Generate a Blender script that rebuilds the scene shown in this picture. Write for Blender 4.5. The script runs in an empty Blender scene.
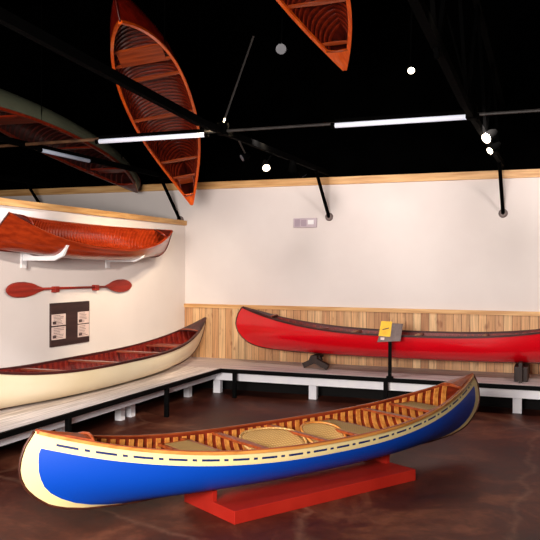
import bpy, bmesh, math, random
import numpy as np
from mathutils import Vector, Matrix
random.seed(4)
C = bpy.context.scene.collection
S = bpy.context.scene

# ------------------------------------------------------------------ camera
F_PX = 769.3
cam = bpy.data.cameras.new('camera'); cam.sensor_fit = 'HORIZONTAL'; cam.sensor_width = 36
cam.lens = 36 * F_PX / 540
cam.clip_end = 200
co = bpy.data.objects.new('camera', cam); C.objects.link(co)
CAMP = Vector((0, 0, 2.2))
cf = Vector((-0.35851467, 0.93351422, -0.00429258))
cr = Vector((0.93351091, 0.35853025, 0.00366637))
cu = Vector((-0.00496163, 0.00269272, 0.99998407))
m = Matrix.Identity(4)
for i in range(3):
    m[i][0] = cr[i]; m[i][1] = cu[i]; m[i][2] = -cf[i]; m[i][3] = CAMP[i]
co.matrix_world = m
S.camera = co

# ------------------------------------------------------------------ world, exposure
S.view_settings.view_transform = 'Standard'; S.view_settings.look = 'None'
S.view_settings.gamma = 1; S.view_settings.use_curve_mapping = False
S.view_settings.exposure = 0.0
w = bpy.data.worlds.new('world'); S.world = w; w.use_nodes = True
w.node_tree.nodes['Background'].inputs[0].default_value = (0.5, 0.45, 0.42, 1)
w.node_tree.nodes['Background'].inputs[1].default_value = 0.02

def spot(loc, target, power, size=70, color=(1, 0.9, 0.78), blend=0.8, r=0.12):
    l = bpy.data.lights.new('gallery_spot', 'SPOT'); l.energy = power; l.color = color
    l.spot_size = math.radians(size); l.spot_blend = blend; l.shadow_soft_size = r
    o = bpy.data.objects.new('gallery_spot', l); C.objects.link(o)
    o.location = loc
    o.rotation_euler = (Vector(target) - Vector(loc)).to_track_quat('-Z', 'Y').to_euler()
    return o
def area(loc, target, power, sx, sy, color=(1, 0.93, 0.85)):
    l = bpy.data.lights.new('unseen_fill_light', 'AREA'); l.energy = power; l.color = color
    l.shape = 'RECTANGLE'; l.size = sx; l.size_y = sy
    o = bpy.data.objects.new('unseen_fill_light', l); C.objects.link(o)
    o.location = loc
    o.rotation_euler = (Vector(target) - Vector(loc)).to_track_quat('-Z', 'Y').to_euler()
    return o
# added broad flash-like fill light just behind the camera, no fixture there
area((-2.1, -0.6, 2.6), (-4.0, 10.0, 1.0), 1150, 3.0, 1.4, (1, 0.92, 0.86))
spot((-1.0, 7.4, 3.7), (-6.7, 9.0, 1.2), 760, 62, (1, 0.88, 0.76), .8)  # added spot from the right, brightens the left wall and platform
# the track spots that wash the two walls
spot((-3.9, 8.6, 4.0), (-6.8, 10.9, 1.4), 1000, 56, (1, 0.76, 0.48))
spot((-5.2, 8.3, 4.3), (-6.8, 7.2, 1.8), 220, 95, (0.96, 0.95, 1.0))
spot((-3.9, 9.8, 4.0), (-6.8, 12.0, 1.1), 260, 70, (1, 0.82, 0.6))
spot((-3.9, 9.5, 4.0), (-4.2, 13.1, 1.3), 340, 110, (1, 0.88, 0.82))
spot((-0.9, 9.5, 4.0), (-1.6, 13.1, 1.3), 360, 110, (1, 0.88, 0.82))
spot((1.6, 9.3, 4.0), (1.6, 13.1, 1.6), 320, 110, (1, 0.88, 0.8))
spot((-2.6, 2.8, 4.6), (-3.2, 6.0, 0.5), 210, 60, (1, 0.88, 0.7))
spot((-0.9, 5.6, 4.4), (-2.2, 7.8, 0.4), 70, 62, (1, 0.85, 0.66))

# ------------------------------------------------------------------ materials
def srgb(r, g, b):
    return tuple(((c / 255) / 12.92 if c / 255 <= .04045 else ((c / 255 + .055) / 1.055) ** 2.4) for c in (r, g, b)) + (1,)
def new_mat(name):
    mt = bpy.data.materials.new(name); mt.use_nodes = True
    nt = mt.node_tree; return mt, nt, nt.nodes['Principled BSDF']
def N(nt, typ, **kw):
    n = nt.nodes.new(typ)
    for k, v in kw.items():
        if k.startswith('i_'): n.inputs[k[2:].replace('_', ' ')].default_value = v
        else: setattr(n, k, v)
    return n
def L(nt, a, b): nt.links.new(a, b)
def math_n(nt, op, a, b=None):
    n = nt.nodes.new('ShaderNodeMath'); n.operation = op
    for i, v in enumerate((a, b)):
        if v is None: continue
        if isinstance(v, (int, float)): n.inputs[i].default_value = v
        else: L(nt, v, n.inputs[i])
    return n.outputs[0]
def mix_c(nt, fac, a, b):
    n = nt.nodes.new('ShaderNodeMix'); n.data_type = 'RGBA'
    if isinstance(fac, (int, float)): n.inputs[0].default_value = fac
    else: L(nt, fac, n.inputs[0])
    for i, v in ((6, a), (7, b)):
        if isinstance(v, tuple): n.inputs[i].default_value = v
        else: L(nt, v, n.inputs[i])
    return n.outputs[2]
def coords(nt, scale=(1, 1, 1)):
    tc = N(nt, 'ShaderNodeTexCoord'); mp = N(nt, 'ShaderNodeMapping')
    mp.inputs['Scale'].default_value = scale
    L(nt, tc.outputs['Object'], mp.inputs['Vector']); return mp.outputs[0]
def paint(name, c1, c2=None, rough=.5, scale=3, spec=.5, metal=0, coat=0, bump=0, stretch=(1, 1, 1), detail=4):
    mt, nt, b = new_mat(name)
    c2 = c2 or tuple(min(1, x * .82) for x in c1[:3]) + (1,)
    n = N(nt, 'ShaderNodeTexNoise', i_Scale=scale, i_Detail=detail); L(nt, coords(nt, stretch), n.inputs['Vector'])
    r = N(nt, 'ShaderNodeMapRange'); r.inputs[1].default_value = .35; r.inputs[2].default_value = .65
    L(nt, n.outputs[0], r.inputs[0])
    L(nt, mix_c(nt, r.outputs[0], c2, c1), b.inputs['Base Color'])
    b.inputs['Roughness'].default_value = rough; b.inputs['Metallic'].default_value = metal
    b.inputs['Specular IOR Level'].default_value = spec; b.inputs['Coat Weight'].default_value = coat
    b.inputs['Coat Roughness'].default_value = .12
    if bump:
        bp = N(nt, 'ShaderNodeBump', i_Strength=bump, i_Distance=.01); L(nt, n.outputs[0], bp.inputs['Height'])
        L(nt, bp.outputs[0], b.inputs['Normal'])
    return mt
def wood(name, c1, c2, axis=0, rough=.4, coat=0, sc=1.0):
    st = [14 * sc] * 3; st[axis] = 1.0 * sc
    return paint(name, c1, c2, rough, 1.6, .4, 0, coat, .15, tuple(st), 6)
def emis(name, c, s):
    mt, nt, b = new_mat(name)
    b.inputs['Base Color'].default_value = c; b.inputs['Emission Color'].default_value = c
    b.inputs['Emission Strength'].default_value = s
    n = N(nt, 'ShaderNodeTexNoise', i_Scale=4); L(nt, coords(nt), n.inputs['Vector'])
    L(nt, math_n(nt, 'ADD', math_n(nt, 'MULTIPLY', n.outputs[0], .1), .4), b.inputs['Roughness'])
    return mt
def boards(name, axis, width, cols, grain_axis, gap=.05, rough=.6, knots=True, gap_col=None):
    """plank surface: planks counted along `axis`, grain running along `grain_axis`"""
    mt, nt, b = new_mat(name)
    tc = N(nt, 'ShaderNodeTexCoord'); sp = N(nt, 'ShaderNodeSeparateXYZ'); L(nt, tc.outputs['Object'], sp.inputs[0])
    a = math_n(nt, 'DIVIDE', sp.outputs[axis], width)
    idx = math_n(nt, 'FLOOR', a); fr = math_n(nt, 'FRACT', a)
    wn = N(nt, 'ShaderNodeTexWhiteNoise', noise_dimensions='1D'); L(nt, idx, wn.inputs['W'])
    cr_ = N(nt, 'ShaderNodeValToRGB'); e = cr_.color_ramp.elements
    e[0].position = 0; e[0].color = cols[0]; e[1].position = 1; e[1].color = cols[-1]
    for i, c in enumerate(cols[1:-1]):
        x = e.new((i + 1) / (len(cols) - 1)); x.color = c
    L(nt, wn.outputs['Value'], cr_.inputs[0])
    st = [30, 30, 30]; st[grain_axis] = 1.6
    mp = N(nt, 'ShaderNodeMapping'); mp.inputs['Scale'].default_value = st
    off = N(nt, 'ShaderNodeCombineXYZ'); L(nt, math_n(nt, 'MULTIPLY', idx, 7.3), off.inputs[grain_axis])
    L(nt, tc.outputs['Object'], mp.inputs['Vector']); L(nt, off.outputs[0], mp.inputs['Location'])
    n = N(nt, 'ShaderNodeTexNoise', i_Scale=1.0, i_Detail=5); L(nt, mp.outputs[0], n.inputs['Vector'])
    g = N(nt, 'ShaderNodeMapRange'); g.inputs[1].default_value = .3; g.inputs[2].default_value = .7; g.inputs[3].default_value = .62; g.inputs[4].default_value = 1.12
    L(nt, n.outputs[0], g.inputs[0])
    c = N(nt, 'ShaderNodeVectorMath', operation='MULTIPLY')
    L(nt, cr_.outputs[0], c.inputs[0]); L(nt, g.outputs[0], c.inputs[1])
    colr = c.outputs[0]
    if knots:
        n2 = N(nt, 'ShaderNodeTexNoise', i_Scale=4.5, i_Detail=2)
        mp2 = N(nt, 'ShaderNodeMapping'); s2 = [2.2] * 3; s2[grain_axis] = .8; mp2.inputs['Scale'].default_value = s2
        L(nt, tc.outputs['Object'], mp2.inputs['Vector']); L(nt, mp2.outputs[0], n2.inputs['Vector'])
        k = N(nt, 'ShaderNodeMapRange'); k.inputs[1].default_value = .60; k.inputs[2].default_value = .72
        L(nt, n2.outputs[0], k.inputs[0])
        colr = mix_c(nt, math_n(nt, 'MULTIPLY', k.outputs[0], .7), colr, srgb(120, 58, 28))
    dd = math_n(nt, 'LESS_THAN', fr, gap)
    gc = gap_col or srgb(70, 42, 26)
    colr = mix_c(nt, math_n(nt, 'MULTIPLY', dd, .8), colr, gc)
    L(nt, colr, b.inputs['Base Color']); b.inputs['Roughness'].default_value = rough
    bp = N(nt, 'ShaderNodeBump', i_Strength=.5, i_Distance=.006)
    L(nt, math_n(nt, 'SUBTRACT', 1.0, dd), bp.inputs['Height']); L(nt, bp.outputs[0], b.inputs['Normal'])
    return mt

M = {}
M['wall'] = paint('wall_plaster', srgb(224, 216, 212), srgb(217, 208, 204), .85, .8, .2)
M['black'] = paint('matte_black_ceiling', srgb(2, 2, 2), srgb(1, 1, 1), .95, 2, .0)
M['steel'] = paint('black_painted_steel', srgb(2, 2, 2), srgb(1, 1, 1), .9, 6, .02)
M['greysteel'] = paint('dull_grey_pipe', srgb(44, 40, 38), srgb(26, 24, 23), .5, 6, .5)
M['conduit'] = paint('brown_conduit', srgb(95, 66, 44), srgb(60, 40, 28), .4, 6, .5)
M['rail'] = paint('black_rail', srgb(3, 3, 3), srgb(1, 1, 2), .7, 6, .08)
M['trim'] = wood('pine_trim_x', srgb(222, 176, 118), srgb(188, 138, 84), 0, .5)
M['trimy'] = wood('pine_trim_y', srgb(206, 162, 104), srgb(178, 130, 76), 1, .5)
M['wains'] = boards('pine_wainscot', 0, .135, [srgb(176, 124, 82), srgb(222, 174, 122), srgb(198, 146, 98), srgb(232, 194, 144), srgb(184, 122, 76)], 2, .06)
M['deck_x'] = boards('whitewashed_deck_x', 1, .235, [srgb(204, 190, 190), srgb(216, 202, 196), srgb(196, 186, 190)], 0, .05, .5, False, srgb(120, 106, 104))
M['deck_y'] = boards('whitewashed_deck_y', 0, .235, [srgb(222, 212, 210), srgb(232, 220, 212), srgb(216, 208, 210)], 1, .05, .5, False, srgb(130, 116, 112))
M['white'] = paint('white_paint', srgb(248, 248, 252), srgb(240, 240, 248), .5, 5)
M['dark_under'] = paint('near_black_under_sheet', srgb(14, 12, 12), srgb(8, 7, 7), .8, 4, .2)
M['redbox'] = paint('red_painted_plinth', srgb(166, 36, 24), srgb(152, 28, 18), .42, 2.5, .4)
M['whiteenamel'] = paint('white_bracket', srgb(240, 240, 240), srgb(228, 228, 230), .5, 5)
M['darkwood'] = wood('dark_stand_wood', srgb(48, 26, 18), srgb(26, 13, 9), 2, .6)
M['cedar'] = wood('cedar_interior', srgb(140, 50, 24), srgb(92, 26, 12), 0, .4, .2)
M['rib'] = wood('golden_rib', srgb(222, 150, 72), srgb(186, 108, 44), 1, .4, .2)
M['gunwale'] = wood('varnished_gunwale', srgb(168, 80, 36), srgb(126, 50, 22), 0, .4, .1)
M['gunlight'] = wood('honey_gunwale', srgb(214, 150, 76), srgb(180, 110, 48), 0, .35, .4)
M['redin'] = wood('dark_red_interior', srgb(122, 26, 18), srgb(84, 14, 10), 0, .4, .2)
M['redrib'] = wood('dark_red_rib', srgb(140, 40, 26), srgb(100, 22, 14), 1, .4, .2)
M['mahog'] = wood('mahogany_thwart', srgb(150, 74, 50), srgb(108, 44, 28), 1, .35, .3)
M['cream'] = paint('cream_canvas', srgb(236, 222, 192), srgb(228, 210, 174), .42, 1.2, .4)
M['red'] = paint('red_canvas', srgb(204, 0, 20), srgb(194, 0, 16), .22, 1.2, .5, 0, .4)
M['darkgun'] = wood('dark_gunwale', srgb(72, 16, 12), srgb(42, 8, 6), 0, .55, 0)
M['brass'] = paint('stem_band_dark', srgb(92, 48, 34), srgb(60, 30, 22), .4, 8, .5, .4)
M['varn'] = boards('varnished_hull', 0, 4, [srgb(150, 40, 14), srgb(150, 40, 14)], 0, .0, .28, False)
M['varn'] = wood('varnished_red_cedar', srgb(158, 52, 18), srgb(126, 36, 11), 0, .28, .4)
M['varnin'] = wood('varnished_dark_interior', srgb(84, 18, 6), srgb(50, 8, 3), 0, .4, .1)
M['varnrib'] = wood('varnished_rib', srgb(122, 34, 12), srgb(84, 18, 6), 1, .3, .35)
M['varnA'] = wood('deep_red_varnish', srgb(134, 24, 8), srgb(96, 12, 4), 0, .3, .4)
M['seatA'] = wood('brown_orange_seat', srgb(160, 66, 24), srgb(120, 44, 14), 1, .4, .2)
M['orange'] = wood('orange_varnished_gunwale', srgb(232, 100, 24), srgb(200, 72, 14), 0, .3, .5)
M['green'] = paint('grey_green_canvas', srgb(76, 80, 64), srgb(62, 66, 52), .6, 1.5, .3)
M['paddle'] = wood('red_stained_paddle', srgb(160, 38, 18), srgb(126, 24, 10), 1, .55, 0)
M['panel'] = wood('dark_brown_panel', srgb(60, 38, 36), srgb(42, 26, 26), 1, .6)
M['paper'] = paint('pinkish_paper', srgb(222, 200, 192), srgb(210, 186, 180), .8, 8)
M['ink'] = paint('ink', srgb(70, 52, 52), srgb(90, 70, 70), .8, 8)
M['yellow'] = paint('yellow_sheet', srgb(236, 190, 40), srgb(224, 170, 30), .6, 12)
M['greysign'] = paint('grey_sign_board', srgb(112, 96, 92), srgb(90, 74, 72), .6, 9)
M['lilac'] = paint('lilac_plastic', srgb(196, 180, 188), srgb(186, 170, 180), .5, 9)
M['lilacdark'] = paint('lilac_plastic_dark', srgb(170, 152, 164), srgb(164, 146, 158), .5, 9)
M['tube'] = emis('fluorescent_tube', srgb(206, 208, 220), .62)
M['tubedim'] = emis('fluorescent_tube_dim', srgb(130, 136, 150), .35)
M['lens'] = emis('lit_lens', (1, .86, .66, 1), 6)
M['lensdim'] = emis('grey_lens', srgb(70, 70, 78), .12)

def floor_mat():
    mt, nt, b = new_mat('stained_concrete')
    n1 = N(nt, 'ShaderNodeTexNoise', i_Scale=.9, i_Detail=8, i_Roughness=.65, i_Distortion=.8); L(nt, coords(nt), n1.inputs['Vector'])
    r = N(nt, 'ShaderNodeValToRGB'); e = r.color_ramp.elements
    e[0].position = .32; e[0].color = srgb(46, 14, 8); e[1].position = .72; e[1].color = srgb(126, 76, 54)
    x = e.new(.5); x.color = srgb(76, 34, 22)
    L(nt, n1.outputs[0], r.inputs[0])
    n2 = N(nt, 'ShaderNodeTexNoise', i_Scale=7, i_Detail=6, i_Distortion=1.5); L(nt, coords(nt), n2.inputs['Vector'])
    g = N(nt, 'ShaderNodeMapRange'); g.inputs[1].default_value = .3; g.inputs[2].default_value = .7; g.inputs[3].default_value = .8; g.inputs[4].default_value = 1.2
    L(nt, n2.outputs[0], g.inputs[0])
    c = N(nt, 'ShaderNodeVectorMath', operation='MULTIPLY'); L(nt, r.outputs[0], c.inputs[0]); L(nt, g.outputs[0], c.inputs[1])
    # pale scuffed hairline cracks
    vo = N(nt, 'ShaderNodeTexVoronoi', feature='DISTANCE_TO_EDGE', i_Scale=.27)
    nd = N(nt, 'ShaderNodeTexNoise', i_Scale=2.2, i_Detail=5); L(nt, coords(nt), nd.inputs['Vector'])
    va = N(nt, 'ShaderNodeVectorMath', operation='MULTIPLY_ADD'); L(nt, nd.outputs['Color'], va.inputs[0]); va.inputs[1].default_value = (.35, .35, 0); L(nt, coords(nt), va.inputs[2])
    L(nt, va.outputs[0], vo.inputs['Vector'])
    ck = N(nt, 'ShaderNodeMapRange'); ck.inputs[1].default_value = 0; ck.inputs[2].default_value = .012; ck.inputs[3].default_value = .35; ck.inputs[4].default_value = 0
    L(nt, vo.outputs['Distance'], ck.inputs[0])
    L(nt, mix_c(nt, math_n(nt, 'MULTIPLY', ck.outputs[0], n2.outputs[0]), c.outputs[0], srgb(170, 128, 104)), b.inputs['Base Color'])
    rr = N(nt, 'ShaderNodeMapRange'); rr.inputs[3].default_value = .38; rr.inputs[4].default_value = .6; b.inputs['Specular IOR Level'].default_value = .28
    L(nt, n1.outputs[0], rr.inputs[0]); L(nt, rr.outputs[0], b.inputs['Roughness'])
    return mt
M['floor'] = floor_mat()

def blue_hull_mat():
    """blue canvas with a cream sheer band, dash-and-dot line in it, and cream end panels"""
    mt, nt, b = new_mat('blue_hull_with_cream_bands')
    ua = N(nt, 'ShaderNodeUVMap', uv_map='along'); sa = N(nt, 'ShaderNodeSeparateXYZ'); L(nt, ua.outputs[0], sa.inputs[0])
    ub = N(nt, 'ShaderNodeUVMap', uv_map='stem'); sb = N(nt, 'ShaderNodeSeparateXYZ'); L(nt, ub.outputs[0], sb.inputs[0])
    d = sa.outputs[1]; x = sa.outputs[0]
    band = math_n(nt, 'LESS_THAN', d, .120)
    endp = math_n(nt, 'LESS_THAN', sb.outputs[0], 1.0)
    cream = math_n(nt, 'MAXIMUM', band, endp)
    fr = math_n(nt, 'FRACT', math_n(nt, 'DIVIDE', x, .285))
    dash = math_n(nt, 'LESS_THAN', fr, .56)
    dot = math_n(nt, 'MULTIPLY', math_n(nt, 'GREATER_THAN', fr, .71), math_n(nt, 'LESS_THAN', fr, .85))
    inl = math_n(nt, 'MULTIPLY', math_n(nt, 'GREATER_THAN', d, .060), math_n(nt, 'LESS_THAN', d, .080))
    mark = math_n(nt, 'MULTIPLY', math_n(nt, 'MAXIMUM', dash, dot), inl)
    mark = math_n(nt, 'MULTIPLY', mark, math_n(nt, 'GREATER_THAN', sb.outputs[1], .12))
    c = mix_c(nt, cream, srgb(0, 64, 170), srgb(230, 210, 152))
    c = mix_c(nt, mark, c, srgb(24, 38, 92))
    L(nt, c, b.inputs['Base Color']); b.inputs['Roughness'].default_value = .35; b.inputs['Specular IOR Level'].default_value = .25
    n = N(nt, 'ShaderNodeTexNoise', i_Scale=2.0); L(nt, coords(nt), n.inputs['Vector'])
    L(nt, math_n(nt, 'ADD', math_n(nt, 'MULTIPLY', n.outputs[0], .12), .42), b.inputs['Roughness'])
    return mt
M['blue'] = blue_hull_mat()

def cane_mat(name, c1, c2, s=70):
    mt, nt, b = new_mat(name)
    w1 = N(nt, 'ShaderNodeTexWave', wave_type='BANDS', bands_direction='X', i_Scale=s / 6); L(nt, coords(nt), w1.inputs['Vector'])
    w2 = N(nt, 'ShaderNodeTexWave', wave_type='BANDS', bands_direction='Y', i_Scale=s / 6); L(nt, coords(nt), w2.inputs['Vector'])
    f = math_n(nt, 'MULTIPLY', w1.outputs['Fac'], w2.outputs['Fac'])
    n = N(nt, 'ShaderNodeTexNoise', i_Scale=9); L(nt, coords(nt), n.inputs['Vector'])
    f = math_n(nt, 'ADD', math_n(nt, 'MULTIPLY', f, .8), math_n(nt, 'MULTIPLY', n.outputs[0], .3))
    L(nt, mix_c(nt, f, c2, c1), b.inputs['Base Color']); b.inputs['Roughness'].default_value = .6
    bp = N(nt, 'ShaderNodeBump', i_Strength=.7, i_Distance=.006); L(nt, f, bp.inputs['Height']); L(nt, bp.outputs[0], b.inputs['Normal'])
    return mt
M['cane'] = cane_mat('woven_cane', srgb(214, 178, 110), srgb(150, 112, 62))
M['wicker'] = cane_mat('golden_wicker', srgb(240, 204, 136), srgb(186, 134, 70), 60)

# ------------------------------------------------------------------ mesh helpers
def obj(name, V, Fc, mat, parent=None, smooth=False, bevel=0, kind=None):
    me = bpy.data.meshes.new(name); me.from_pydata([tuple(v) for v in V], [], Fc); me.validate()
    bm = bmesh.new(); bm.from_mesh(me); bmesh.ops.recalc_face_normals(bm, faces=bm.faces[:])
    bm.to_mesh(me); bm.free()
    me.materials.append(mat)
    for p in me.polygons: p.use_smooth = smooth
    o = bpy.data.objects.new(name, me); C.objects.link(o)
    if parent: o.parent = parent
    if kind: o['kind'] = kind
    if bevel:
        b = o.modifiers.new('bevel', 'BEVEL'); b.width = bevel; b.segments = 2; b.limit_method = 'ANGLE'
    return o
class MB:
    def __init__(s): s.V = []; s.F = []
    def add(s, V, Fc):
        k = len(s.V); s.V += [tuple(v) for v in V]; s.F += [tuple(i + k for i in f) for f in Fc]; return s
    def box(s, x0, x1, y0, y1, z0, z1):
        V = [(x, y, z) for x in (x0, x1) for y in (y0, y1) for z in (z0, z1)]
        return s.add(V, [(0, 1, 3, 2), (4, 6, 7, 5), (0, 4, 5, 1), (2, 3, 7, 6), (0, 2, 6, 4), (1, 5, 7, 3)])
    def bar(s, a, b, wd, ht, up=(0, 0, 1)):
        a = Vector(a); b = Vector(b); d = (b - a).normalized(); up = Vector(up)
        sd = d.cross(up)
        if sd.length < 1e-3: sd = d.cross(Vector((1, 0, 0)))
        sd.normalize(); u = sd.cross(d)
        V = []
        for p in (a, b):
            for i, j in ((-1, -1), (1, -1), (1, 1), (-1, 1)): V.append(p + sd * wd / 2 * i + u * ht / 2 * j)
        return s.add(V, [(0, 1, 2, 3), (4, 7, 6, 5), (0, 4, 5, 1), (1, 5, 6, 2), (2, 6, 7, 3), (3, 7, 4, 0)])
    def tube(s, pts, r, n=10, cap=True):
        pts = [Vector(p) for p in pts]; rr = r if isinstance(r, (list, tuple)) else [r] * len(pts)
        rings = []; up = None
        for i, p in enumerate(pts):
            d = (pts[min(i + 1, len(pts) - 1)] - pts[max(i - 1, 0)]).normalized()
            if up is None:
                up = Vector((0, 0, 1)) if abs(d.z) < .9 else Vector((1, 0, 0))
            sd = d.cross(up).normalized(); u = sd.cross(d).normalized(); up = u
            rings.append([p + (sd * math.cos(2 * math.pi * k / n) + u * math.sin(2 * math.pi * k / n)) * rr[i] for k in range(n)])
        V = [v for rg in rings for v in rg]; Fc = []
        for i in range(len(pts) - 1):
            for k in range(n): Fc.append((i * n + k, i * n + (k + 1) % n, (i + 1) * n + (k + 1) % n, (i + 1) * n + k))
        if cap: Fc.append(tuple(range(n))[::-1]); Fc.append(tuple((len(pts) - 1) * n + k for k in range(n)))
        return s.add(V, Fc)
    def prism(s, poly, to3, t):
        """closed outline poly [(a,b)], to3(a,b,h) -> xyz, thickness t"""
        n = len(poly)
        V = [to3(a, b, 0) for a, b in poly] + [to3(a, b, t) for a, b in poly]
        Fc = [tuple(range(n))[::-1], tuple(range(n, 2 * n))] + [(i, (i + 1) % n, n + (i + 1) % n, n + i) for i in range(n)]
        return s.add(V, Fc)
    def build(s, name, mat, parent=None, **k): return obj(name, s.V, s.F, mat, parent, **k)
def thing(name, label, cat, loc=(0, 0, 0), group=None):
    o = bpy.data.objects.new(name, None); C.objects.link(o); o.location = loc
    o.empty_display_size = .1
    o['label'] = label; o['category'] = cat
    if group: o['group'] = group
    return o
def tag(o, label, cat, group=None):
    o['label'] = label; o['category'] = cat
    if group: o['group'] = group
    return o
def struct(name, mb, mat, **k):
    o = mb.build(name, mat, kind='structure', **k); return o
def rebase(o, loc):
    """move a world-built mesh's origin to loc"""
    o.data.transform(Matrix.Translation(-Vector(loc))); o.location = loc; return o

# ------------------------------------------------------------------ room
WX, BY, DZ = -6.79, 13.16, .48
CEIL = 7.6
struct('floor', MB().box(-14, 6, -4, BY + .2, -.15, 0), M['floor'])
struct('ceiling', MB().box(-14, 6, -4, BY + .2, CEIL, CEIL + .15), M['black'])
struct('wall_back', MB().box(-14, 6, BY, BY + .18, 0, 3.66), M['wall'])
struct('wall_back_upper', MB().box(-14, 6, BY, BY + .18, 3.66, CEIL), M['black'])
struct('wall_left', MB().box(WX - .14, WX, 1.5, BY, 0, 2.98), M['wall'])
struct('wall_far_left', MB().box(-14.15, -14, -4, BY + .2, 0, CEIL), M['black'])
struct('wall_right', MB().box(6, 6.15, -4, BY + .2, 0, CEIL), M['black'])
struct('wall_front', MB().box(-14, 6, -4.15, -4, 0, CEIL), M['black'])
struct('trim_1', MB().box(WX, 6, BY - .025, BY, DZ - .1, 1.42), M['wains'])
struct('trim_2', MB().box(WX, 6, BY - .05, BY, 1.42, 1.49), M['trim'])
struct('trim_3', MB().box(-14, 6, BY - .05, BY + .18, 3.66, 3.79), M['trim'])
struct('trim_4', MB().box(WX - .16, WX + .04, 1.5, BY - .02, 2.98, 3.07), M['trimy'])

# ------------------------------------------------------------------ platforms
pl = thing('display_platform', 'low whitewashed board platform along the left wall under the cream canoe', 'platform', (-6.1, 9, 0))
def wchild(mb, name, mat, par, **k):
    o = mb.build(name, mat, par, **k); o.data.transform(Matrix.Translation(-par.location)); return o
wchild(MB().box(WX, -5.47, 3.0, 11.84, DZ - .045, DZ), 'deck', M['deck_y'], pl)
wchild(MB().box(-5.62, -5.58, 3.0, 11.98, .285, DZ - .045), 'fascia', M['white'], pl)
wchild(MB().box(-6.35, -6.31, 3.0, 12.15, 0, DZ - .05), 'under_sheet', M['dark_under'], pl)  # near-black sheet standing well back under the deck
for y in (3.6, 5.2, 6.7, 8.13, 9.50, 9.78, 11.62):
    wchild(MB().box(-5.99, -5.89, y - .055, y + .055, 0, DZ - .046), 'leg', M['white'], pl)
pb = thing('display_platform', 'low whitewashed board platform along the back wall under the red canoe', 'platform', (-1, 12.5, 0))
wchild(MB().box(WX, 5.5, 11.845, BY - .03, DZ - .045, DZ), 'deck', M['deck_x'], pb)
wchild(MB().box(-5.62, 5.5, 11.98, 12.02, .26, DZ - .045), 'fascia', M['white'], pb)
wchild(MB().box(-6.3, 5.5, 12.6, 12.64, 0, DZ - .05), 'under_sheet', M['dark_under'], pb)
for x in (-5.66, -3.91, -.67, 2.4, 4.6):
    wchild(MB().box(x - .065, x + .065, 12.17, 12.27, 0, DZ - .046), 'leg', M['white'], pb)

rl = thing('barrier_rail', 'low black metal rail running along the front edge of the platforms', 'rail', (-5.4, 11.8, 0))
wchild(MB().bar((-5.42, 3.0, .447), (-5.42, 11.83, .447), .04, .065), 'rail_bar', M['rail'], rl, bevel=.006)
wchild(MB().bar((-5.44, 11.80, .447), (5.5, 11.80, .447), .04, .065), 'rail_bar', M['rail'], rl, bevel=.006)
for x, y in ((-5.42, 5.2), (-5.42, 7.55), (-5.42, 9.93), (-5.16, 11.80), (-2.6, 11.80), (-.04, 11.80), (2.5, 11.8)):
    wchild(MB().box(x - .03, x + .03, y - .03, y + .03, 0, .42), 'post', M['rail'], rl, bevel=.005)

# ------------------------------------------------------------------ canoes
STEM = [(0, -.88), (.02, -.62), (.06, -.43), (.14, -.25), (.26, -.13), (.38, -.05), (.50, -.01), (.6, 0), (.72, -.012), (.85, -.045), (1, -.12)]
class Hull:
    def __init__(s, L, beam, depth, endz, rocker=.04, sheer_p=2.6, plan_p=2.3, n_mid=2.7, stem=STEM, plan_q=1.0):
        s.hw = L / 2; s.B = beam / 2; s.D = depth; s.E = endz; s.rk = rocker; s.sp = sheer_p; s.pp = plan_p; s.nm = n_mid; s.pq = plan_q
        s.sz = [a for a, b in stem]; s.sx = [b for a, b in stem]
    def sheer(s, t): return s.D + (s.E - s.D) * abs(t) ** s.sp
    def keel(s, t): return s.rk * abs(t) ** 3
    def xe(s, zf): return s.hw + float(np.interp(zf, s.sz, s.sx))
    def pt(s, t, v, off=0.0):
        """t -1..1 along, v 0 keel..1 sheer; off = inward offset of the skin"""
        a = abs(t); n = s.nm + (1.35 - s.nm) * a ** 3
        ph = v * math.pi / 2
        g = math.sin(ph) ** (2 / n); h = 1 - math.cos(ph) ** (2 / n) if v < 1 else 1.0
        w_ = max(s.B * (1 - a ** s.pp) ** s.pq - off, 0.0)
        zk = s.keel(t) + off; z = zk + (s.sheer(t) - zk) * h
        x = t * (s.xe(h) - off * 1.5)
        return Vector((x, w_ * g, z))
    def at_x(s, x, v, off=0.0):
        t = x / (s.hw)
        for _ in range(12):
            p = s.pt(max(-1, min(1, t)), v, off); t += (x - p.x) / s.hw
            t = max(-1, min(1, t))
        return s.pt(t, v, off)
def stations(n):
    return [math.sin(math.pi / 2 * (2 * i / n - 1)) * .35 + (2 * i / n - 1) * .65 for i in range(n + 1)]
def hull_skin(h, off, nt=72, nv=14):
    ts = stations(nt); V = []; idx = {}
    for i, t in enumerate(ts):
        for j in range(-nv, nv + 1):
            v = abs(j) / nv; v = v ** .9
            p = h.pt(t, v, off)
            if j < 0: p.y = -p.y
            idx[i, j] = len(V); V.append(p)
    Fc = [(idx[i, j], idx[i + 1, j], idx[i + 1, j + 1], idx[i, j + 1]) for i in range(nt) for j in range(-nv, nv)]
    return V, Fc, ts, idx
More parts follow.
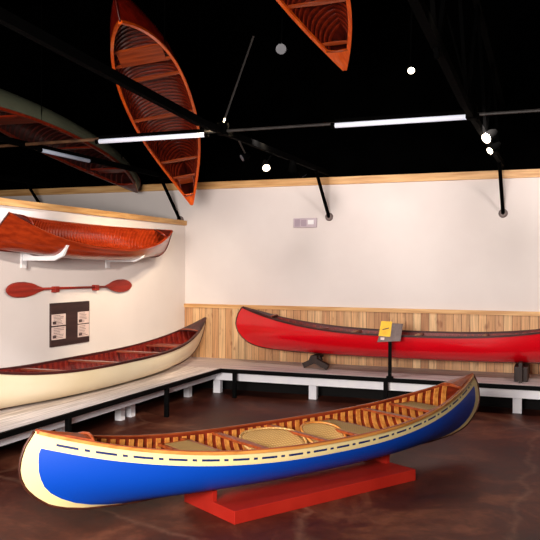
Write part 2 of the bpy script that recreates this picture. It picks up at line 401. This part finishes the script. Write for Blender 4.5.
def add_uv(o, h, V, ts, idx, nv):
    # girth distance from sheer and distance from the stem profile
    prof = [(h.xe(z), h.keel(1) + (h.sheer(1) - h.keel(1)) * z) for z in np.linspace(0.0, 1, 60)]
    wid = [max(.004, .125 * min(1, (i / 60) / .12)) for i in range(60)]
    dist = {}; xs = {}
    for (i, j), k in idx.items():
        pass
    nt = len(ts) - 1
    for i in range(nt + 1):
        for sgn in (-1, 1):
            acc = 0; prev = V[idx[i, sgn * nv]]
            for a in range(nv, -1, -1):
                p = V[idx[i, sgn * a]]; acc += (p - prev).length; prev = p
                dist[idx[i, sgn * a]] = acc if a or sgn > 0 else acc
    me = o.data; ua = me.uv_layers.new(name='along'); ub = me.uv_layers.new(name='stem')
    cache = {}
    for lp in me.loops:
        k = lp.vertex_index; p = me.vertices[k].co
        if k not in cache:
            ax = abs(p.x); best = 9; 
            zf = min(1, max(0, p.z / h.sheer(ax / h.xe(1)) if ax < h.xe(1) else p.z / h.E))
            bw = sum(float(np.interp(max(0, zf + q_), [0, .03, .08, .16, .28, .42, .6, .8, 1], [.98, .80, .62, .43, .26, .165, .13, .14, .22])) for q_ in (-.03, -.015, 0, .015, .03)) / 5
            cache[k] = (h.hw - bw - ax + 1.0, h.xe(1) - ax)
        ua.data[lp.index].uv = (p.x, dist.get(k, 0))
        ub.data[lp.index].uv = cache[k]
def sheer_path(h, sgn, n=60, lift=0.0, out=0.0, lim=1.0):
    P = []
    for i in range(n + 1):
        t = (-1 + 2 * i / n) * lim
        p = h.pt(t, 1, 0); P.append(Vector((p.x, sgn * max(p.y + out, 0.004), p.z + lift)))
    return P
def sweep_rect(P, w_, h_):
    V = []; n = len(P)
    for i, p in enumerate(P):
        d = (P[min(i + 1, n - 1)] - P[max(i - 1, 0)]).normalized()
        sd = d.cross(Vector((0, 0, 1))).normalized(); u = sd.cross(d)
        for a, b in ((-1, -1), (1, -1), (1, 1), (-1, 1)): V.append(p + sd * a * w_ / 2 + u * b * h_ / 2)
    Fc = [(0, 1, 2, 3), ((n - 1) * 4 + 3, (n - 1) * 4 + 2, (n - 1) * 4 + 1, (n - 1) * 4)]
    for i in range(n - 1):
        for k in range(4): Fc.append((i * 4 + k, i * 4 + (k + 1) % 4, (i + 1) * 4 + (k + 1) % 4, (i + 1) * 4 + k))
    return V, Fc
def make_canoe(name, label, cat, h, mats, group=None, ribs=28, rib_w=.05, seats=(), thwarts=(), deck_len=.5, gun=(.035, .03),
               seat_mat=None, stem_band=True, decks=(-1, 1), rib_lim=.86, deck_lip=True):
    root = thing(name, label, cat, (0, 0, 0), group)
    nv = 14
    V, Fc, ts, idx = hull_skin(h, 0)
    me = bpy.data.meshes.new('hull'); me.from_pydata([tuple(v) for v in V], [], Fc)
    bm = bmesh.new(); bm.from_mesh(me); 
    o = bpy.data.objects.new('hull', me); C.objects.link(o); o.parent = root; bm.free()
    me.materials.append(mats['hull'])
    add_uv(o, h, V, ts, idx, nv)
    for p in me.polygons: p.use_smooth = True
    Vi, Fi, _, _ = hull_skin(h, .018)
    obj('planking', Vi, Fi, mats['inner'], root, smooth=True)
    for sgn in (-1, 1):
        V_, F_ = sweep_rect(sheer_path(h, sgn, out=-.002, lim=.995), gun[0], gun[1])
        gw = obj('gunwale', V_, F_, mats['gun'], root, smooth=False)
        if mats.get('out'):
            V_, F_ = sweep_rect(sheer_path(h, sgn, out=.014, lift=-.004, lim=.99), .016, gun[1] * .9)
            obj('outwale', V_, F_, mats['out'], gw, smooth=False)
    # ribs
    xl = h.xe(1) * rib_lim
    for i in range(ribs):
        x = -xl + 2 * xl * i / (ribs - 1)
        V_ = []; n = 20
        for j in range(-n, n + 1):
            v = abs(j) / n
            for dx, of in ((-rib_w / 2, .017), (rib_w / 2, .017), (rib_w / 2, .03), (-rib_w / 2, .03)):
                p = h.at_x(x + dx, v * .985, of)
                V_.append(Vector((p.x, p.y if j >= 0 else -p.y, p.z)))
        Fr = [(0, 1, 2, 3), (len(V_) - 1, len(V_) - 2, len(V_) - 3, len(V_) - 4)]
        for j in range(2 * n):
            for k in range(4): Fr.append((j * 4 + k, j * 4 + (k + 1) % 4, (j + 1) * 4 + (k + 1) % 4, (j + 1) * 4 + k))
        obj('rib', V_, Fr, mats['rib'], root, smooth=False)
    # end decks
    for e in decks:
        xt = h.xe(1); top = []; n = 14
        for i in range(n + 1):
            x = e * (xt - deck_len * i / n * 1.0 - .01)
            p = h.at_x(x, 1, .006); top.append((x, p.y, p.z + .004 + .02 * min(1, p.y / .1)))
        V_ = []
        for x, y, z in top:
            V_ += [(x, -y, z), (x, 0, z + .012), (x, y, z), (x, y, z - .022), (x, 0, z - .01), (x, -y, z - .022)]
        Fr = [(0, 1, 2, 3, 4, 5), tuple(n * 6 + k for k in range(6))[::-1]]
        for i in range(n):
            for k in range(6): Fr.append((i * 6 + k, i * 6 + (k + 1) % 6, (i + 1) * 6 + (k + 1) % 6, (i + 1) * 6 + k))
        obj('end_deck', V_, Fr, mats['deck'], root)
    if deck_lip:
        for e in decks:
            p = h.at_x(e * (h.xe(1) - deck_len), 1, .01)
            MB().tube([(p.x, -p.y, p.z + .012), (p.x - e * .02, -p.y * .5, p.z + .034), (p.x - e * .03, 0, p.z + .04), (p.x - e * .02, p.y * .5, p.z + .034), (p.x, p.y, p.z + .012)], .014, 8).build('deck_lip', mats['thwart'], root, smooth=True)
    for x, wd in thwarts:
        y = h.at_x(x, 1, .018); mb = MB()
        P = [(x, -y.y + 2 * y.y * k / 8, y.z - .025) for k in range(9)]
        V_ = []
        for k, p in enumerate(P):
            ww = wd * (1 - .35 * abs(k / 4 - 1) ** 1) / 2 * 1.15
            for a, b in ((-ww, -.012), (ww, -.012), (ww, .012), (-ww, .012)): V_.append((p[0] + a, p[1], p[2] + b))
        Fr = [(0, 1, 2, 3), (35, 34, 33, 32)]
        for k in range(8):
            for q in range(4): Fr.append((k * 4 + q, k * 4 + (q + 1) % 4, (k + 1) * 4 + (q + 1) % 4, (k + 1) * 4 + q))
        obj('thwart', V_, Fr, mats['thwart'], root)
    for x, dl in seats:
        drop = .06; ln = dl
        y0 = h.at_x(x - ln / 2, .9, .018); y1 = h.at_x(x + ln / 2, .9, .018); z = min(y0.z, y1.z) 
        a0, a1 = x - ln / 2, x + ln / 2
        zz = h.at_x(x, 1, 0).z - drop
        fr = MB()
        fr.bar((a0, -y0.y, zz), (a0, y0.y, zz), .04, .025); fr.bar((a1, -y1.y, zz), (a1, y1.y, zz), .04, .025)
        iy = min(y0.y, y1.y) * .82
        fr.bar((a0, -iy, zz), (a1, -iy, zz), .04, .025); fr.bar((a0, iy, zz), (a1, iy, zz), .04, .025)
        st = fr.build('seat', mats['thwart'], root)
        MB().box(a0 + .015, a1 - .015, -iy + .015, iy - .015, zz + .004, zz + .015).build('seat_panel', seat_mat or mats['thwart'], st)
    if stem_band:
        P = []
        for zf in np.linspace(1, 0, 26):
            P.append(Vector((-h.xe(zf) - .002, 0, h.keel(1) + (h.sheer(1) - h.keel(1)) * zf)))
        for t in np.linspace(-1, 1, 30)[1:-1]: P.append(Vector((t * h.xe(0), 0, h.keel(t) - .003)))
        for zf in np.linspace(0, 1, 26): P.append(Vector((h.xe(zf) + .002, 0, h.keel(1) + (h.sheer(1) - h.keel(1)) * zf)))
        MB().tube(P, .011, 6).build('stem_band', mats['band'], root, smooth=True)
    return root
def place(root, origin, ex, ez):
    ex = Vector(ex).normalized(); ez = Vector(ez); ez = (ez - ex * ez.dot(ex)).normalized(); ey = ez.cross(ex)
    mm = Matrix.Identity(4)
    for i in range(3): mm[i][0] = ex[i]; mm[i][1] = ey[i]; mm[i][2] = ez[i]; mm[i][3] = origin[i]
    root.matrix_world = mm
    return mm
def place_tips(root, h, a, b, up):
    a = Vector(a); b = Vector(b); ex = (b - a).normalized(); up = Vector(up); ez = (up - ex * up.dot(ex)).normalized()
    return place(root, (a + b) / 2 - ez * h.E, ex, ez)

# blue canoe on its red plinth
hb = Hull(5.66, 1.06, .37, .71, .0, 2.6, 2.2)
bm_ = dict(hull=M['blue'], inner=M['cedar'], rib=M['rib'], gun=M['gunwale'], deck=M['gunwale'], thwart=M['gunwale'], band=M['brass'], out=M['gunlight'])
blue = make_canoe('canoe', 'bright blue canoe with cream end panels and dashed cream band on a red plinth', 'canoe', hb, bm_,
                  ribs=46, rib_w=.05, seats=((-1.25, .28), (.62, .30), (1.75, .26)), thwarts=((-.72, .07), (-.03, .05), (1.25, .06)), deck_len=.42, seat_mat=M['cane'], gun=(.022, .028))
u2 = Vector((.521, .8536, 0)); n2 = Vector((.8536, -.521, 0))
bc = Vector((-3.85, 4.96, 0)) + u2 * 2.69
BLUEM = place(blue, bc + Vector((0, 0, .20)), u2, (0, 0, 1))

# wicker canoe chairs lying inside it
def wicker(label, x, y, z, sx, sz, lean, yaw, mirror=1):
    t = thing('wicker_backrest', label, 'backrest', (0, 0, 0))
    nu, nr = 28, 6; V = [(0, 0, .035)]; Fc = []
    for r in range(1, nr + 1):
        for k in range(nu):
            a = 2 * math.pi * k / nu; q = r / nr
            V.append((math.cos(a) * sx * q, math.sin(a) * sz * q, .035 * (1 - q * q) + .05 * (math.cos(a) * q) ** 2))
    nb = len(V)
    for k in range(nu): Fc.append((0, 1 + k, 1 + (k + 1) % nu))
    for r in range(nr - 1):
        for k in range(nu): Fc.append((1 + r * nu + k, 1 + (r + 1) * nu + k, 1 + (r + 1) * nu + (k + 1) % nu, 1 + r * nu + (k + 1) % nu))
    o = obj('wicker_panel', V, Fc, M['wicker'], t, smooth=True)
    sm = o.modifiers.new('thick', 'SOLIDIFY'); sm.thickness = .02
    rim = [(math.cos(2 * math.pi * k / nu) * sx, math.sin(2 * math.pi * k / nu) * sz, .05 * math.cos(2 * math.pi * k / nu) ** 2) for k in range(nu + 1)]
    MB().tube(rim, .013, 8).build('rim', M['wicker'] if sx > .3 else M['rib'], t, smooth=True)
    mm = BLUEM @ Matrix.Translation((x, y, z)) @ Matrix.Rotation(yaw, 4, 'Z') @ Matrix.Rotation(lean, 4, 'X')
    t.matrix_world = mm
    return t
wicker('large pale wicker canoe backrest lying at the middle of the blue canoe', -.34, .02, .275, .35, .29, math.radians(20), 0)
wicker('smaller arched orange wicker backrest leaning behind the large one in the blue canoe', .27, -.02, .27, .24, .24, math.radians(28), 0)

# plinth
A = Vector((-2.62, 6.0, 0)); W = Vector((-.854, .521, 0))
pt_ = thing('display_plinth', 'flat red painted plinth on the floor under the blue canoe', 'plinth', (A + u2 * 1.14 + W * .42))
def obox(a, l0, l1, w0, w1, z0, z1):
    mb = MB(); V = []
    for l in (l0, l1):
        for ww in (w0, w1):
            for z in (z0, z1): V.append(a + u2 * l + W * ww + Vector((0, 0, z)))
    return mb.add(V, [(0, 1, 3, 2), (4, 6, 7, 5), (0, 4, 5, 1), (2, 3, 7, 6), (0, 2, 6, 4), (1, 5, 7, 3)])
wchild(obox(A, 0, 2.28, 0, .82, 0, .115), 'base', M['redbox'], pt_, bevel=.004)
for l in (.0, 2.2):
    # cradle board across the plinth, its top hollowed to the hull
    xx = l - 1.16; poly = [(.335, .11), (.69, .11)]
    for k in range(13):
        yy = .69 - .355 * k / 12; off = yy - .5
        q = 0
        for v in np.linspace(0, 1, 60):
            p = hb.at_x(xx, v)
            if p.y <= abs(off): q = p.z
        poly.append((yy, .195 + min(q, .16)))
    mb = MB().prism(poly, lambda a_, b_, h_, l=l: A + u2 * (l + h_) + W * a_ + Vector((0, 0, b_)), .045)
    wchild(mb, 'cradle', M['redbox'] if l > 1 else M['redbox'], pt_)

# red canoe
hr = Hull(6.3, .92, .40, .77, .04, 2.7, 2.4)
rm = dict(hull=M['red'], inner=M['redin'], rib=M['redrib'], gun=M['darkgun'], deck=M['darkgun'], thwart=M['mahog'], band=M['brass'])
redc = make_canoe('canoe', 'glossy red canoe raised on dark wooden stands against the pine wainscot', 'canoe', hr, rm, ribs=46,
                  seats=((-1.7, .26), (1.8, .26)), thwarts=((-1.0, .07), (.05, .07), (1.1, .06)), deck_len=.6)
place(redc, (-2.28, 12.47, .72), (1, 0, 0), (0, 0, 1))
def xstand(x, label, w_=.09):
    t = thing('canoe_stand', label, 'stand', (x, 12.47, DZ), 'dark wooden canoe stands')
    for s in (-1, 1):
        MB().bar((-s * .23, s * .05 - .1, .045), (s * .08, s * .05 - .1, .19), .09, .09).build('cross_board', M['darkwood'], t)
    MB().box(-.05, .05, -.20, .20, .18, .236).build('block', M['darkwood'], t)
    return t
xstand(-3.92, 'crossed dark wooden stand under the left part of the red canoe')
t = thing('canoe_stand', 'solid dark wooden stand under the right part of the red canoe', 'stand', (-.62, 12.42, DZ), 'dark wooden canoe stands')
MB().box(-.10, .10, -.26, .26, 0, .225).build('block', M['darkwood'], t, bevel=.01)
MB().bar((.0, -.29, .0), (.0, -.29, .30), .20, .05).build('cheek', M['darkwood'], t)
MB().bar((.0, .29, .0), (.0, .29, .30), .20, .05).build('cheek', M['darkwood'], t)

# cream canoe
STEMC = [(0, -1.05), (.03, -.88), (.1, -.66), (.2, -.47), (.35, -.29), (.5, -.18), (.7, -.08), (.85, -.03), (1, 0)]
hc = Hull(6.84, .98, .37, .76, .03, 3.2, 2.3, 2.7, STEMC)
cm = dict(hull=M['cream'], inner=M['redin'], rib=M['redrib'], gun=M['darkgun'], deck=M['darkgun'], thwart=M['mahog'], band=M['brass'])
crm = make_canoe('canoe', 'cream canvas canoe with dark red interior resting on the left platform', 'canoe', hc, cm, ribs=48,
                 seats=((-1.9, .26), (2.0, .26)), thwarts=((-1.2, .09), (-.1, .09), (1.1, .09)), deck_len=.7)
place(crm, (-6.2, 9.42, DZ + .014), (0, 1, 0), (0, 0, 1))

# varnished boat on the wall
STEMG = [(0, -.22), (.04, -.12), (.12, -.05), (.25, 0), (.4, .0), (.55, -.02), (1, -.1)]
hg = Hull(4.30, .74, .31, .53, .02, 2.6, 2.6, 2.2, STEMG)
vm = dict(hull=M['varn'], inner=M['varn'], rib=M['varn'], gun=M['varn'], deck=M['varnin'], thwart=M['varnrib'], band=M['varnin'])
wallb = make_canoe('rowing_boat', 'varnished red-brown wooden boat hung on the left wall, tilted to show its ribs', 'boat', hg, vm, ribs=52, rib_w=.022,
                   seats=(), thwarts=(), deck_len=.35, gun=(.03, .03), rib_lim=.9)
place_tips(wallb, hg, (-6.22, 7.60, 2.83), (-6.22, 11.45, 2.80), (.5, 0, .866))

# white brackets that carry it
for y, lab in ((8.42, 'white curled wall bracket under the left half of the wall-hung boat'), (10.45, 'white curled wall bracket near the right tip of the wall-hung boat')):
    poly = [(0, 0), (.56, 0), (.70, .06), (.78, .20), (.745, .215), (.66, .11), (.52, .06), (.2, .06), (0, .12)]
    t = thing('wall_bracket', lab, 'bracket', (WX, y, 2.27), 'white brackets under the wall-hung boat')
    MB().prism(poly, lambda a_, b_, h_: Vector((a_ * .92, h_, b_)), .05).build('arm', M['whiteenamel'], t)
    MB().box(0, .02, -.03, .08, -.1, .2).build('wall_plate', M['whiteenamel'], t)

# double paddle
t = thing('kayak_paddle', 'red-brown double-bladed paddle mounted level on the left wall', 'paddle', (WX + .04, 9.6, 1.88))
MB().tube([(0, -1.0, .005), (0, .98, -.005)], .017, 10).build('shaft', M['paddle'], t, smooth=True)
for s in (-1, 1):
    y0, y1 = .78 * s, 1.53 * s; V = []; n = 16
    prof = [(0, .018), (.12, .04), (.3, .085), (.5, .105), (.7, .105), (.85, .09), (.97, .05), (1, .02)]
    for i in range(n + 1):
        q = i / n; hh = float(np.interp(q, [a for a, b in prof], [b for a, b in prof])); y = y0 + (y1 - y0) * q
        V += [(-.012, y, -hh), (.012, y, -hh * .9), (.016, y, 0), (.012, y, hh * .9), (-.012, y, hh)]
    Fc = [(0, 1, 2, 3, 4), tuple(n * 5 + k for k in range(5))[::-1]]
    for i in range(n):
        for k in range(5): Fc.append((i * 5 + k, i * 5 + (k + 1) % 5, (i + 1) * 5 + (k + 1) % 5, (i + 1) * 5 + k))
    obj('blade', V, Fc, M['paddle'], t)
    MB().box(-.04, .03, s * .5 - .05, s * .5 + .05, -.055, .03).build('bracket', M['paddle'], t, bevel=.005)

# information panel
t = thing('information_panel', 'dark brown panel with four pale note sheets on the left wall', 'panel', (WX, 9.48, 1.36))
MB().box(0, .025, -.47, .47, -.31, .31).build('backboard', M['panel'], t)
def sheet(y0, y1, z0, z1, k):
    o = MB().box(.025, .03, y0, y1, z0, z1).build('note_sheet', M['paper'], t)
    mb = MB(); rr = random.Random(k)
    nl = 7
    for i in range(nl):
        z = z1 - (i + 1) * (z1 - z0) / (nl + 1); wv = (y1 - y0)
        mb.box(.03, .0315, y0 + wv * .12, y0 + wv * (.55 + .35 * rr.random()), z - .003, z + .003)
    mb.box(.03, .0315, y0 + .02, y0 + .1, z0 + .02, z0 + .06)
    mb.build('print', M['ink'], o)
sheet(-.455, -.13, -.01, .15, 1); sheet(-.455, -.13, -.21, -.03, 2)
sheet(.17, .455, -.02, .155, 3); sheet(.17, .455, -.22, -.035, 4)

# reading stand on the rail
t = thing('sign_stand', 'black post with grey reading board and yellow sheet before the red canoe', 'sign', (-2.53, 11.78, DZ))
MB().box(-.025, .025, -.02, .02, -.005, .66).build('post', M['rail'], t)
MB().box(-.05, .05, -.03, .03, .002, .03).build('clamp', M['rail'], t)
bd = MB(); V = []
def tilt(a_, b_, h_): return Vector((a_, -.02 + b_ * .35 - h_ * .9, .62 + b_ * .93 - h_ * .35 + .0))
bd.prism([(-.19, -.06), (.17, -.03), (.19, .24), (-.12, .25)], tilt, .02).build('board', M['greysign'], t)
MB().prism([(-.175, .045), (.01, .035), (.02, .28), (-.15, .285)], lambda a_, b_, h_: tilt(a_, b_, .021 + h_), .004).build('yellow_sheet', M['yellow'], t)
MB().prism([(-.12, .14), (-.02, .17), (-.02, .185), (-.12, .155)], lambda a_, b_, h_: tilt(a_, b_, .0255 + h_), .002).build('printed_mark', M['ink'], t)
MB().prism([(-.14, -.02), (-.08, -.02), (-.08, .02), (-.14, .02)], lambda a_, b_, h_: tilt(a_, b_, .021 + h_), .003).build('small_label', M['paper'], t)

# wall unit
t = thing('alarm_unit', 'small pale lilac rectangular unit high on the back wall', 'wall unit', (-4.37, BY, 2.99))
MB().box(-.22, .22, -.05, 0, -.085, .085).build('housing', M['lilac'], t, bevel=.008)
MB().box(-.19, -.09, -.058, -.05, -.065, .065).build('grille', M['lilacdark'], t)
MB().box(-.07, .03, -.058, -.05, -.06, .055).build('grille', M['lilacdark'], t)
MB().box(.06, .17, -.062, -.05, -.03, .05).build('lens', M['whiteenamel'], t)

# ------------------------------------------------------------------ roof steel
ZB = 3.86
def beam(x, lab, webs=False):
    t = thing('roof_beam', lab, 'beam', (x, BY, ZB), 'roof beams running out from the back wall')
    MB().bar((0, -.02, 0), (0, -5.2, 0), .06, .08).build('bottom_chord', M['steel'], t)
    MB().bar((0, -5.2, 0), (0, -12.2, .42), .07, .09).build('bottom_chord', M['steel'], t)
    if webs: MB().bar((0, -.02, 1.0), (0, -12.2, 2.2), .08, .10).build('top_chord', M['steel'], t)
    for k in range(6 if webs else 0):
        y = -1.0 - k * 2.0
        MB().bar((0, y, 0), (0, y - 1.0, 1.05 - (y - 1) * .09), .035, .035).build('web_strut', M['steel'], t)
        MB().bar((0, y - 1.0, 1.05 - (y - 1) * .09), (0, y - 2.0, 0), .035, .035).build('web_strut', M['steel'], t)
    MB().tube([(0, -.02, -.77), (0, -.78, -.04)], .03, 10).build('knee_brace', M['steel'], t)
    MB().tube([(0, -.0, -.77), (0, -.035, -.77)], [.075, .06], 16).build('wall_plate', M['greysign'], t)
for x, lab in ((-9.87, 'black roof beam beyond the left partition wall'), (-6.9, 'black roof beam above the left wall top'),
               (-3.93, 'black roof beam passing in front of the hanging varnished canoe'), (-.96, 'black roof beam at the right with two lit spotlights'),
               (2.0, 'black roof beam outside the right of the photograph')):
    beam(x, lab, x == -.96)
YP = 8.6
t = thing('cross_pipe', 'long thin cross pipe joining the roof beams, parallel to the back wall', 'pipe', (-4, YP, 3.86))
MB().tube([(-8.5, 0, -.03), (-1.7, 0, 0)], .022, 8).build('pipe', M['conduit'], t)
MB().tube([(-.22, 0, .0), (6, 0, 0)], .018, 8).build('pipe', M['greysteel'], t)
def tube_light(a, b, lab, mat, r=.03):
    t = thing('strip_light', lab, 'strip light', a)
    d = Vector(b) - Vector(a)
    MB().tube([(0, 0, 0), d], r, 12).build('tube', mat, t, smooth=True)
    e = d.normalized() * .05
    MB().tube([-e, (0, 0, 0)], r * 1.15, 10).build('end_cap', M['steel'], t); MB().tube([d, d + e], r * 1.15, 10).build('end_cap', M['steel'], t)
    MB().bar(Vector((0, 0, r + .02)), d + Vector((0, 0, r + .02)), .05, .04).build('housing', M['steel'], t)
tube_light((-5.70, YP, 3.83), (-4.17, YP, 3.83), 'long white strip light in front of the hanging varnished canoe', M['tube'])
tube_light((-2.50, YP, 3.84), (-.93, YP, 3.84), 'long white strip light at the upper right, parallel to the back wall', M['tube'])
tube_light((-6.78, 8.8, 3.80), (-6.78, 9.95, 3.80), 'dim bluish strip light beneath the beam above the left wall', M['tubedim'], .028)
for x in (-3.93, -.96):
    t = thing('pipe_coupling', 'black pipe clamp where the cross pipe meets the %s beam' % ('middle' if x < -2 else 'right-hand'), 'clamp', (x, YP, 3.86))
    MB().box(-.06, .06, -.06, .06, -.05, .10).build('body', M['steel'], t, bevel=.01)
    MB().tube([(.06, 0, 0), (.14, 0, 0)], .02, 8).build('bolt', M['greysteel'], t)
    MB().bar((0, 0, .08), (.3 if x < -2 else -.3, .25, 1.2), .02, .02).build('hanger', M['greysteel' if x < -2 else 'steel'], t)

def raypt(px, py, dist):
    return CAMP + cf * dist + cr * ((px - 270) / F_PX * dist) + cu * ((270 - py) / F_PX * dist)
def head(loc, aim, stem_top, lab, lens, r=.075, body=.17, grp='track spotlights under the roof beams'):
    t = thing('track_spotlight', lab, 'spotlight', loc, grp)
    d = (Vector(aim) - Vector(loc)).normalized()
    MB().tube([-d * body, -d * body * .6, -d * .01, d * .012], [r * .5, r * .9, r, r * 1.05], 18).build('housing', M['steel'], t, smooth=True)
    MB().tube([d * .010, d * .020], [r * .9, r * .9], 18).build('lens', lens, t)
    MB().tube([-d * body * .5, Vector(stem_top) - Vector(loc)], .010, 8).build('stem', M['greysteel'] if 'pale stem' in lab else M['steel'], t)
    return t
head((-3.95, 9.28, 3.63), (-5.4, 8.2, 2.6), (-3.93, 9.1, 3.82), 'small unlit spotlight on a pale stem, left of the bright round one', M['lensdim'], .05, .10)
head((-4.0, 10.25, 3.62), (-2.5, 7.5, 1.2), (-3.93, 10.3, 3.82), 'bright round spotlight hanging from the middle roof beam', M['lens'], .058)
head((-3.9, 11.1, 3.68), (-4.6, 13, 1.8), (-3.93, 11.0, 3.82), 'black unlit spotlight just above the pine trim, middle beam', M['lensdim'], .06)
head((-3.86, 11.5, 3.66), (-3.0, 13, 1.8), (-3.93, 11.3, 3.82), 'black unlit spotlight nearest the knee brace of the middle beam', M['lensdim'], .06)
head((-.90, 9.7, 3.78), (-3.6, 6.4, 1.2), (-.96, 9.7, 3.88), 'upper lit spotlight below the right-hand roof beam', M['lens'], .07)
head((-.90, 10.2, 3.70), (-3.7, 7.6, 1.0), (-.96, 10.2, 3.84), 'lower small lit spotlight below the right-hand roof beam', M['lens'], .05)
q = raypt(411, 70, 9.0)
head(q, CAMP + Vector((2, 0, -6)), q + Vector((0, .3, CEIL - q.z)), 'small round lit spotlight alone high in the dark ceiling', M['lens'], .045, .12)
q = raypt(281, 49, 10.0)
head(q, CAMP, q + Vector((0, .3, CEIL - q.z)), 'dim grey round fixture high between the two hanging canoes', M['lensdim'], .075, .10)

# ------------------------------------------------------------------ canoes under the roof (upside down, nose down towards the back wall)
def slings(root, h, mm, xs):
    inv = mm.inverted()
    for x in xs:
        for s in (-1, 1):
            p = h.at_x(x, 1); a = mm @ Vector((p.x, s * p.y, p.z)); b = Vector((a.x, a.y, CEIL))
            MB().tube([inv @ a, inv @ b], .006, 6).build('hanging_cable', M['steel'], root)
am = dict(hull=M['varnA'], inner=M['varnin'], rib=M['varnrib'], gun=M['orange'], deck=M['orange'], thwart=M['seatA'], band=M['varnin'])
a1, a2 = raypt(120, 22, 8.7), raypt(192, 205, 13.3)
ha = Hull((a2 - a1).length + .24, .94, .36, .80, .04, 3.2, 2.3)
ca = make_canoe('canoe', 'varnished red canoe hung upside down behind the left strip light, nose over the trim', 'canoe', ha, am, ribs=50, rib_w=.035,
                seats=((-1.2, .30), (2.0, .22)), thwarts=((-.7, .06), (.3, .06), (1.5, .06)), deck_len=.22, gun=(.038, .035), decks=(1,), group='varnished canoes hanging under the roof')
mm = place_tips(ca, ha, a1, a2, (.17, .06, -1)); slings(ca, ha, mm, (-1.4, 1.4))
b2 = raypt(345, 70, 10.7)
b1 = CAMP + cf * 6.2 + cr * -.80 + cu * 3.95
hb2 = Hull((b2 - b1).length + .24, 1.02, .36, .62, .04, 2.6, 2.2)
cb = make_canoe('canoe', 'varnished orange-red canoe hung upside down, its nose entering from the top edge', 'canoe', hb2, am, ribs=46, rib_w=.035,
                seats=((-1.2, .30), ), thwarts=((0, .06), (1.2, .06), (2.0, .06)), deck_len=.4, gun=(.05, .04), group='varnished canoes hanging under the roof')
mm = place_tips(cb, hb2, b1, b2, (.0, 0, -1)); slings(cb, hb2, mm, (-1.0, 1.2))
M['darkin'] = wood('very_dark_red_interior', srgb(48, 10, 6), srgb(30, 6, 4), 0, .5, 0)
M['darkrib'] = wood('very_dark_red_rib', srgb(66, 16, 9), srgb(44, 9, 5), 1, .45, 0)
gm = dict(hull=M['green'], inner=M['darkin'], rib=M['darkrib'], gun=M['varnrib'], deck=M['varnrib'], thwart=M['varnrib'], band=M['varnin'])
c2 = raypt(137, 192, 14.5); c1 = CAMP + cf * 9.5 + cr * -4.0 + cu * 2.15
hcc = Hull((c2 - c1).length + .24, 1.0, .34, .46, .04, 2.6, 2.2)
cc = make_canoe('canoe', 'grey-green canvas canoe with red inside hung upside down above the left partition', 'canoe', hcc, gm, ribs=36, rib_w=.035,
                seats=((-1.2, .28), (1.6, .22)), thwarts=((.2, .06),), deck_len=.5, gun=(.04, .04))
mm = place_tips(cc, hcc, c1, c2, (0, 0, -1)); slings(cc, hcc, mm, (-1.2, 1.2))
